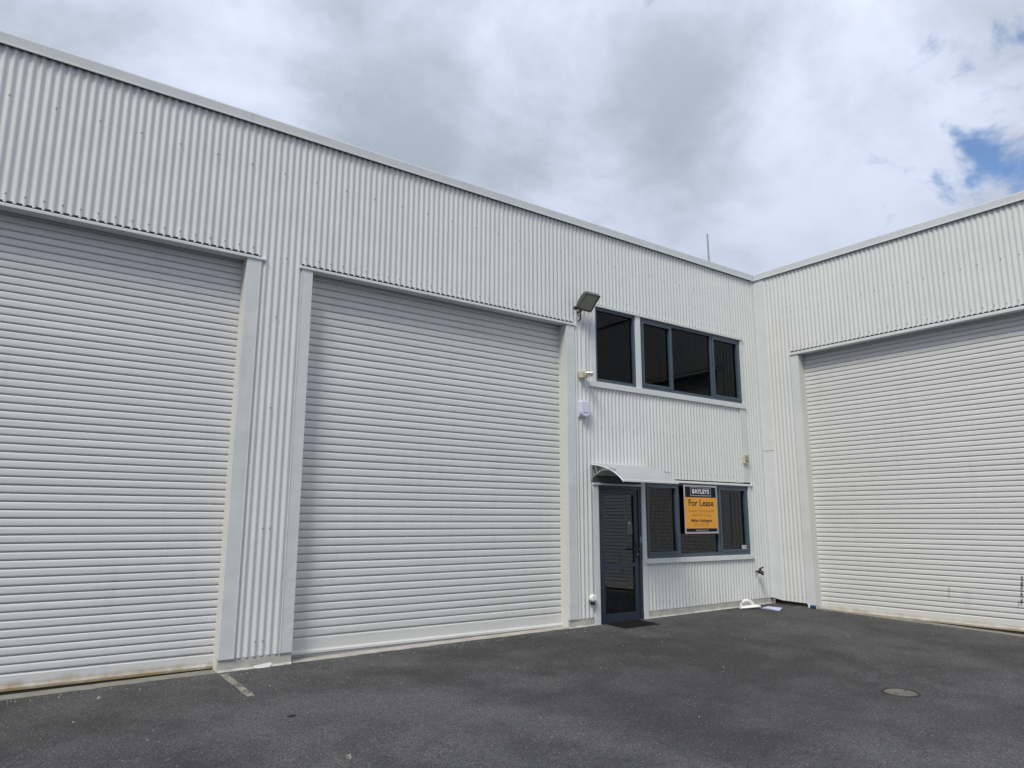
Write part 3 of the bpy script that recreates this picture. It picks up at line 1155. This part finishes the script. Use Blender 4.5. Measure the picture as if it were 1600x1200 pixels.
# security camera on its junction box
sc = empty("security_camera", (-4.37, 0, 3.60), "small white security camera on a cream junction box under the floodlight", "camera")
box("junction_box", -4.475, -4.355, -.085, -.0085, 3.585, 3.685, M_CREAM, sc, WA, .012, 3)
tube("camera_arm", [(-4.40, -.084, 3.632), (-4.37, -.14, 3.632)], .018, M_CREAM, sc)
tube("camera_body", [(-4.395, -.10, 3.634), (-4.335, -.16, 3.628)], .030, M_WHITEPL, sc, 14)
tube("camera_lens", [(-4.3355, -.1595, 3.628), (-4.331, -.164, 3.6277)], .023, M_BLACK, sc, 12)
mesh("sun_hood", [(-4.385, -.075, 3.668), (-4.305, -.150, 3.664), (-4.365, -.205, 3.664), (-4.435, -.13, 3.668), (-4.380, -.070, 3.648), (-4.298, -.145, 3.645), (-4.37, -.213, 3.645), (-4.445, -.135, 3.648)],
     [(0, 1, 2, 3), (0, 4, 5, 1), (2, 6, 7, 3)], M_WHITEPL, sc)
tube("conduit", [(-4.34, -.016, 3.70), (-4.34, -.016, 4.45)], .010, M_FLASH, sc, 8)

# alarm siren
al = empty("alarm_box", (-4.40, 0, 3.0), "pale lavender alarm box below the security camera", "alarm")
box("back_plate", -4.492, -4.312, -.024, -.0085, 3.005, 3.245, M_LAV, al, WA, .006, 2)
pts = [(-.075, .228), (.075, .228), (.085, .215), (.085, .07), (.078, .035), (.055, .012), (.025, .0), (-.025, .0), (-.055, .012), (-.078, .035), (-.085, .07), (-.085, .215)]
vs, fs = [], []
for (sc_, d) in ((1.0, -.0245), (1.0, -.07), (.93, -.082)):
    for (x, z) in pts:
        vs.append((-4.402 + x * sc_, d, 3.01 + .114 + (z - .114) * sc_))
n = len(pts)
for l in range(2):
    for i in range(n):
        j = (i + 1) % n
        fs.append((l * n + i, l * n + j, (l + 1) * n + j, (l + 1) * n + i))
fs.append(tuple(2 * n + i for i in range(n)))
fs.append(tuple(range(n)))
mesh("cover", vs, fs, M_LAV, al)
box("name_strip", -4.452, -4.352, -.0835, -.0822, 3.062, 3.074, M_LAVD, al)

# weatherproof socket with conduit
so = empty("outdoor_socket", (-4.28, 0, 0.33), "round white outdoor socket with conduit left of the entrance door", "socket")
tube("socket_body", [(-4.281, -.0085, .425), (-4.281, -.055, .425), (-4.281, -.064, .425)], [.052, .052, .044], M_WHITEPL, so, 18)
box("socket_lid", -4.325, -4.237, -.075, -.0645, .395, .462, M_WHITEPL, so, WA, .008, 2)
box("plug", -4.314, -4.266, -.055, -.010, .335, .374, M_BLACK, so, WA, .006, 2)
tube("conduit", [(-4.281, -.022, .47), (-4.281, -.022, 2.03)], .011, M_FLASH, so, 8)

# small tan box on the cover strip
tb = empty("vent_box", (-0.57, 0, 2.5), "small cream and tan box on the wall beside the corner", "box")
box("case", -.635, -.507, -.050, -.013, 2.505, 2.655, M_CREAM, tb, WA, .006, 2)
box("face_plate", -.610, -.515, -.056, -.0505, 2.535, 2.645, M_TAN, tb, WA, .002, 1)
for k in range(3):
    box("louvre", -.603, -.522, -.064, -.0565, 2.555 + k * .028, 2.566 + k * .028, M_CREAM, tb)

# garden tap
tp = empty("garden_tap", (-0.42, 0, 0.62), "black garden tap on the wall close to the corner", "tap")
tube("pipe", [(-.43, -.006, .645), (-.43, -.06, .645)], .013, M_BLACK, tp)
tube("tap_body", [(-.43, -.055, .645), (-.43, -.11, .642), (-.43, -.135, .625), (-.43, -.14, .590)], [.030, .036, .030, .024], M_BLACK, tp)
tube("spindle", [(-.43, -.09, .655), (-.43, -.095, .695)], .016, M_BLACK, tp)
tube("lever", [(-.455, -.095, .692), (-.43, -.095, .696), (-.345, -.10, .722)], [.012, .016, .011], M_BLACK, tp)

# roof aerial
ra = tube("roof_aerial", [(2.60, 3.0, 5.93), (2.60, 3.0, 8.0), (2.592, 3.0, 8.58)], [.024, .021, .018], M_GREYMET, None, 10, (2.60, 3.0, 5.93))
tag(ra, "thin grey aerial pole standing on the roof behind the corner", "aerial")

# blue and white fitting at the foot of the right wing
ff = empty("drain_fitting", (-0.02, -0.74, 0.08), "small blue and white plastic fitting at the foot of the right jamb", "fitting")
box("blue_cap", -0.032, 0.02, -.825, -.735, .088, .122, M_BLUED, ff, WA, .004, 1)
box("white_collar", -0.036, 0.02, -.7345, -.705, .078, .124, M_WHITEPL, ff, WA, .004, 1)
dp = tube("drain_pipe", [(-.03, -.06, .05), (-.03, -.06, .17)], .026, M_GREYMET, None, 12, (-.03, -.06, .05))
tag(dp, "short grey drain pipe in the inside corner at ground level", "pipe")

# ------------------------------------------------------------------ sign
sg = empty("lease_sign", (-1.85, -0.03, 1.30), "amber and black for-lease sign on the middle lower window", "sign")
SU0, SU1, SZ0, SZ1, SD = -2.262, -1.428, 1.302, 2.082, -0.036
box("panel", SU0, SU1, SD, SD + .006, SZ0, SZ1, M_SIGNF, sg)
bw = .032
box("header", SU0 + bw, SU1 - bw, SD - .0012, SD - .0002, 1.885, SZ1 - .026, M_SIGNB, sg)
box("amber_field", SU0 + bw * .5, SU1 - bw * .6, SD - .0012, SD - .0002, 1.385, 1.8845, M_SIGNY, sg)
box("footer", SU0 + bw, SU1 - bw, SD - .0012, SD - .0002, SZ0 + .030, 1.3845, M_SIGNB, sg)
mid_u = (SU0 + SU1) / 2
lo = [(mid_u - .26, mid_u + .26, SD - .0022, SD - .0013, 1.906, 1.922), (mid_u - .26, mid_u + .26, SD - .0022, SD - .0013, 2.034, 2.044),
      (mid_u - .26, mid_u - .248, SD - .0022, SD - .0013, 1.922, 2.034), (mid_u + .248, mid_u + .26, SD - .0022, SD - .0013, 1.922, 2.034)]
boxes("logo_border", lo, M_SIGNG, sg)


def text(name, s, u, z, size, m, parent, bold=0.0, width=None, d=SD - .0016):
    cu = bpy.data.curves.new(name, 'FONT')
    cu.body = s
    cu.size = size
    cu.align_x = 'CENTER'
    cu.align_y = 'CENTER'
    cu.offset = bold
    cu.resolution_u = 3
    tmp = bpy.data.objects.new("tmp_text", cu)
    COL.objects.link(tmp)
    dg = bpy.context.evaluated_depsgraph_get()
    dg.update()
    me = bpy.data.meshes.new_from_object(tmp.evaluated_get(dg))
    bpy.data.objects.remove(tmp)
    xs_ = [v.co.x for v in me.vertices]
    k = 1.0
    if width and xs_:
        k = width / (max(xs_) - min(xs_))
    base = wloc(parent)
    for v in me.vertices:
        x, y = v.co.x * k, v.co.y
        v.co = Vector((u + x, d, z + y)) - base
    me.materials.clear()
    me.name = name
    return link(name, me, m, parent)


text("logo_lettering", "BAYLEYS", mid_u, 1.978, .098, M_SIGNW, sg, .003, .43)
text("headline", "For Lease", mid_u, 1.790, .150, M_SIGNB, sg, .0025, .63)
text("lettering", "Contact The Industrial", mid_u, 1.668, .068, M_SIGNBR, sg, .0, .62)
text("lettering", "Specialist Today", mid_u, 1.600, .068, M_SIGNBR, sg, .0, .46)
text("lettering", "Myles Addington", mid_u, 1.510, .068, M_SIGNB, sg, .0015, .52)
text("lettering", "021 622 231", mid_u, 1.440, .066, M_SIGNBR, sg, .0, .36)
text("web_address", "bayleys.co.nz", mid_u, 1.357, .044, M_SIGNG, sg, .001, .32)

# ------------------------------------------------------------------ papers on the glass
st = box("window_sticker", -.742, -.582, .028, .0285, 1.005, 1.095, M_PAPER, None, origin=(-.66, .03, 1.0))
tag(st, "white printed sticker low in the right lower window", "sticker")
for k in range(3):
    box("print_line", -.725, -.61 - .02 * (k == 1), .0272, .0278, 1.022 + .022 * k, 1.032 + .022 * k, M_PRINT, st)
nt = box("notice", -3.495, -3.375, .0455, .046, 1.30, 1.475, M_NOTE, None, origin=(-3.44, .046, 1.3))
tag(nt, "small pale paper notice taped inside the entrance door glass", "notice")
box("tape", -3.455, -3.415, .0448, .0453, 1.463, 1.49, M_PAPER, nt)

# ------------------------------------------------------------------ vertical blinds behind the lower window
bl = empty("vertical_blind", (-2.7, .2, .95), "drab woven vertical blind filling the left and middle lower panes", "blind")
bl2 = empty("vertical_blind", (-1.1, .2, .95), "drab woven vertical blind half drawn in the right lower pane", "blind")
box("head_rail", -3.11, -1.36, .185, .215, 2.06, 2.10, M_WHITEPL, bl)
box("head_rail", -1.33, -.54, .185, .215, 2.06, 2.10, M_WHITEPL, bl2)


def blind_slat(parent, u, ang):
    c, s = math.cos(ang) * .043, math.sin(ang) * .043
    ps = []
    for t in (-1, -.5, 0, .5, 1):
        bow = .006 * (1 - t * t)
        ps.append((u + c * t - s / .043 * bow, .20 + s * t - c / .043 * bow * 1.0))
    vs = []
    for (x, y) in ps:
        vs += [(x, y, .96), (x, y, 2.058)]
    mesh("slat", vs, [(2 * i, 2 * i + 2, 2 * i + 3, 2 * i + 1) for i in range(4)], M_BLIND, parent, True)


u = -3.08
while u < -1.37:
    blind_slat(bl, u, math.radians(48 + random.uniform(-6, 6)))
    u += .076
u = -1.29
while u < -.80:
    blind_slat(bl2, u, math.radians(55 + random.uniform(-8, 8)))
    u += .070

# ------------------------------------------------------------------ things on the ground
# door mat
mo = (-3.70, -.24, gz(-3.7, -.24))
dm = empty("door_mat", mo, "black fibre door mat in front of the entrance door", "mat")
c0 = [(-4.03, -.02), (-3.37, -.02), (-3.385, -.455), (-4.055, -.435)]
vs = [(x, y, gz(x, y) + .004) for (x, y) in c0] + [(x, y, gz(x, y) + .013) for (x, y) in c0]
mesh("mat_border", vs, [(0, 1, 2, 3), (4, 5, 6, 7), (0, 1, 5, 4), (1, 2, 6, 5), (2, 3, 7, 6), (3, 0, 4, 7)], M_BLACK, dm)
cx, cy = -3.71, -.235
c1 = [(cx + (x - cx) * .92, cy + (y - cy) * .88) for (x, y) in c0]
vs, fs = [], []
nx, ny = 26, 18
for i in range(nx + 1):
    for j in range(ny + 1):
        s, t = i / nx, j / ny
        x = (c1[0][0] * (1 - s) + c1[1][0] * s) * (1 - t) + (c1[3][0] * (1 - s) + c1[2][0] * s) * t
        y = (c1[0][1] * (1 - s) + c1[1][1] * s) * (1 - t) + (c1[3][1] * (1 - s) + c1[2][1] * s) * t
        vs.append((x, y, gz(x, y) + .0145 + random.uniform(0, .005)))
for i in range(nx):
    for j in range(ny):
        q = i * (ny + 1) + j
        fs.append((q, q + 1, q + ny + 2, q + ny + 1))
mesh("pile", vs, fs, M_MAT, dm)

# manhole cover
mx0, my0 = -4.36, -4.305
mc = empty("manhole_cover", (mx0, my0, gz(mx0, my0)), "round concrete manhole cover in an iron rim set in the asphalt", "manhole cover")


def ring(name, prof, m, parent, seg=48, wob=0.0):
    vs, fs = [], []
    n = len(prof)
    for k in range(seg):
        an = 2 * math.pi * k / seg
        for (r, z) in prof:
            rr = r + random.uniform(-wob, wob)
            x, y = mx0 + rr * math.cos(an), my0 + rr * math.sin(an)
            vs.append((x, y, gz(x, y) + z))
    for k in range(seg):
        k2 = (k + 1) % seg
        for j in range(n - 1):
            fs.append((k * n + j, k2 * n + j, k2 * n + j + 1, k * n + j + 1))
    return mesh(name, vs, fs, m, parent)


ring("rim", [(.142, .002), (.147, .008), (.160, .009), (.168, .002), (.176, -.008)], M_IRON, mc, wob=.002)
ring("cover", [(.0005, .006), (.07, .0065), (.128, .006), (.135, .003), (.142, .001)], M_COVER, mc, wob=.0015)
for sx in (-1, 1):
    box("lifting_slot", mx0 + sx * .09 - .017, mx0 + sx * .09 + .017, my0 - .009, my0 + .009, gz(mx0, my0) + .0035, gz(mx0, my0) + .0085, M_IRON, mc)

# white moulded plastic piece with a loop handle
jx, jy = -.90, -.185
jz = gz(jx, jy)
jg = empty("plastic_scoop", (jx, jy, jz), "white moulded plastic scoop with a loop handle lying by the wall", "scoop")
ax = Vector((.33, -.125, 0)).normalized()
ay = Vector((-ax.y, ax.x, 0))


def JP(s, t, z):
    p_ = Vector((jx, jy, 0)) + ax * s + ay * t
    return (p_.x, p_.y, gz(p_.x, p_.y) + z)


vs, fs = [], []
secs = [(-.19, .02, .012), (-.17, .06, .03), (-.10, .085, .042), (0.0, .085, .05), (.08, .07, .055), (.15, .055, .055), (.185, .04, .045), (.195, .02, .03)]
for (s, hw, h) in secs:
    for k in range(10):
        an = 2 * math.pi * k / 10
        vs.append(JP(s, hw * math.cos(an), h * .5 + h * .5 * math.sin(an) + .002))
for i in range(len(secs) - 1):
    for k in range(10):
        k2 = (k + 1) % 10
        fs.append((i * 10 + k, i * 10 + k2, (i + 1) * 10 + k2, (i + 1) * 10 + k))
fs.append(tuple(range(10)))
fs.append(tuple((len(secs) - 1) * 10 + k for k in range(10)))
mesh("body", vs, fs, M_WHITEPL, jg, True)
tube("loop_handle", [JP(-.165, 0, .02), JP(-.165, 0, .075), JP(-.135, 0, .115), JP(-.07, 0, .128), JP(0.0, 0, .115), JP(.045, 0, .08), JP(.065, 0, .04)],
     [.026, .026, .027, .028, .028, .028, .03], M_WHITEPL, jg, 12)

# pale blue sheet on the ground
psx, psy = -.61, -.42
c0 = [(-.755, -.31), (-.47, -.235), (-.455, -.50), (-.75, -.635)]
vs, fs = [], []
nn = 8
for i in range(nn + 1):
    for j in range(nn + 1):
        s, t = i / nn, j / nn
        x = (c0[0][0] * (1 - s) + c0[1][0] * s) * (1 - t) + (c0[3][0] * (1 - s) + c0[2][0] * s) * t
        y = (c0[0][1] * (1 - s) + c0[1][1] * s) * (1 - t) + (c0[3][1] * (1 - s) + c0[2][1] * s) * t
        vs.append((x, y, gz(x, y) + .010 + .007 * math.sin(s * 5 + 1) * math.sin(t * 4 + .5) + random.uniform(0, .002)))
k0 = len(vs)
for i in range(nn):
    for j in range(nn):
        q = i * (nn + 1) + j
        fs.append((q, q + 1, q + nn + 2, q + nn + 1))
vs += [(x, y, gz(x, y) + .003) for (x, y) in c0]
for (i, j) in ((0, 1), (1, 2), (2, 3), (3, 0)):
    cor = [0, nn * (nn + 1), nn * (nn + 1) + nn, nn]
    fs.append((cor[i], cor[j], k0 + j, k0 + i))
pp = mesh("plastic_sheet", vs, fs, M_BLUEW, None, origin=(psx, psy, gz(psx, psy)))
tag(pp, "pale blue plastic sheet lying flat near the corner", "sheet")

# black leaf-shaped bitumen scrap on the asphalt
bsx, bsy = -9.247, -1.853
vs = [(bsx + .035 * math.cos(a_) * (1 + .25 * math.sin(3 * a_)), bsy + .022 * math.sin(a_), 0) for a_ in [2 * math.pi * k / 10 for k in range(10)]]
vs = [(x, y, gz(x, y) + .008) for (x, y, z) in vs] + [(x, y, gz(x, y) + .001) for (x, y, z) in vs]
bs = mesh("rubber_scrap", vs, [tuple(range(10)), tuple(range(10, 20))] + [(k, (k + 1) % 10, 10 + (k + 1) % 10, 10 + k) for k in range(10)], M_BLACK, None, origin=(bsx, bsy, gz(bsx, bsy)))
tag(bs, "small black rubber scrap on the asphalt in front of the second door", "scrap")

# loose pale stones and grit on the asphalt
vs, fs = [], []
spots = [(-9.265, -3.002, .022), (-10.438, -.396, .020)]
for _ in range(90):
    spots.append((random.uniform(-13, -.3), -abs(random.gauss(0, 2.3)) - .06, random.uniform(.004, .010)))
for _ in range(260):
    spots.append((random.uniform(-13, -.2), -.06 - abs(random.gauss(0, .10)), random.uniform(.003, .009)))
for _ in range(90):
    spots.append((-.06 - abs(random.gauss(0, .10)), random.uniform(-5, -.1), random.uniform(.003, .009)))
for (x, y, r) in spots:
    k = len(vs)
    z = gz(x, y)
    a0 = random.uniform(0, 6.28)
    for s in range(5):
        an = a0 + 2 * math.pi * s / 5
        q = r * random.uniform(.7, 1.2)
        vs.append((x + q * math.cos(an), y + q * math.sin(an), z))
    for s in range(5):
        an = a0 + .5 + 2 * math.pi * s / 5
        q = r * random.uniform(.5, .8)
        vs.append((x + q * math.cos(an), y + q * math.sin(an), z + r * random.uniform(.5, .9)))
    for s in range(5):
        s2 = (s + 1) % 5
        fs.append((k + s, k + s2, k + 5 + s2, k + 5 + s))
    fs.append(tuple(k + 5 + s for s in range(5)))
gr = mesh("grit", vs, fs, plain("grit_stone", (0.27, 0.26, 0.235), .85, vary=.5, scale=15))
tag(gr, "pale loose grit scattered over the asphalt", "grit", kind="stuff")
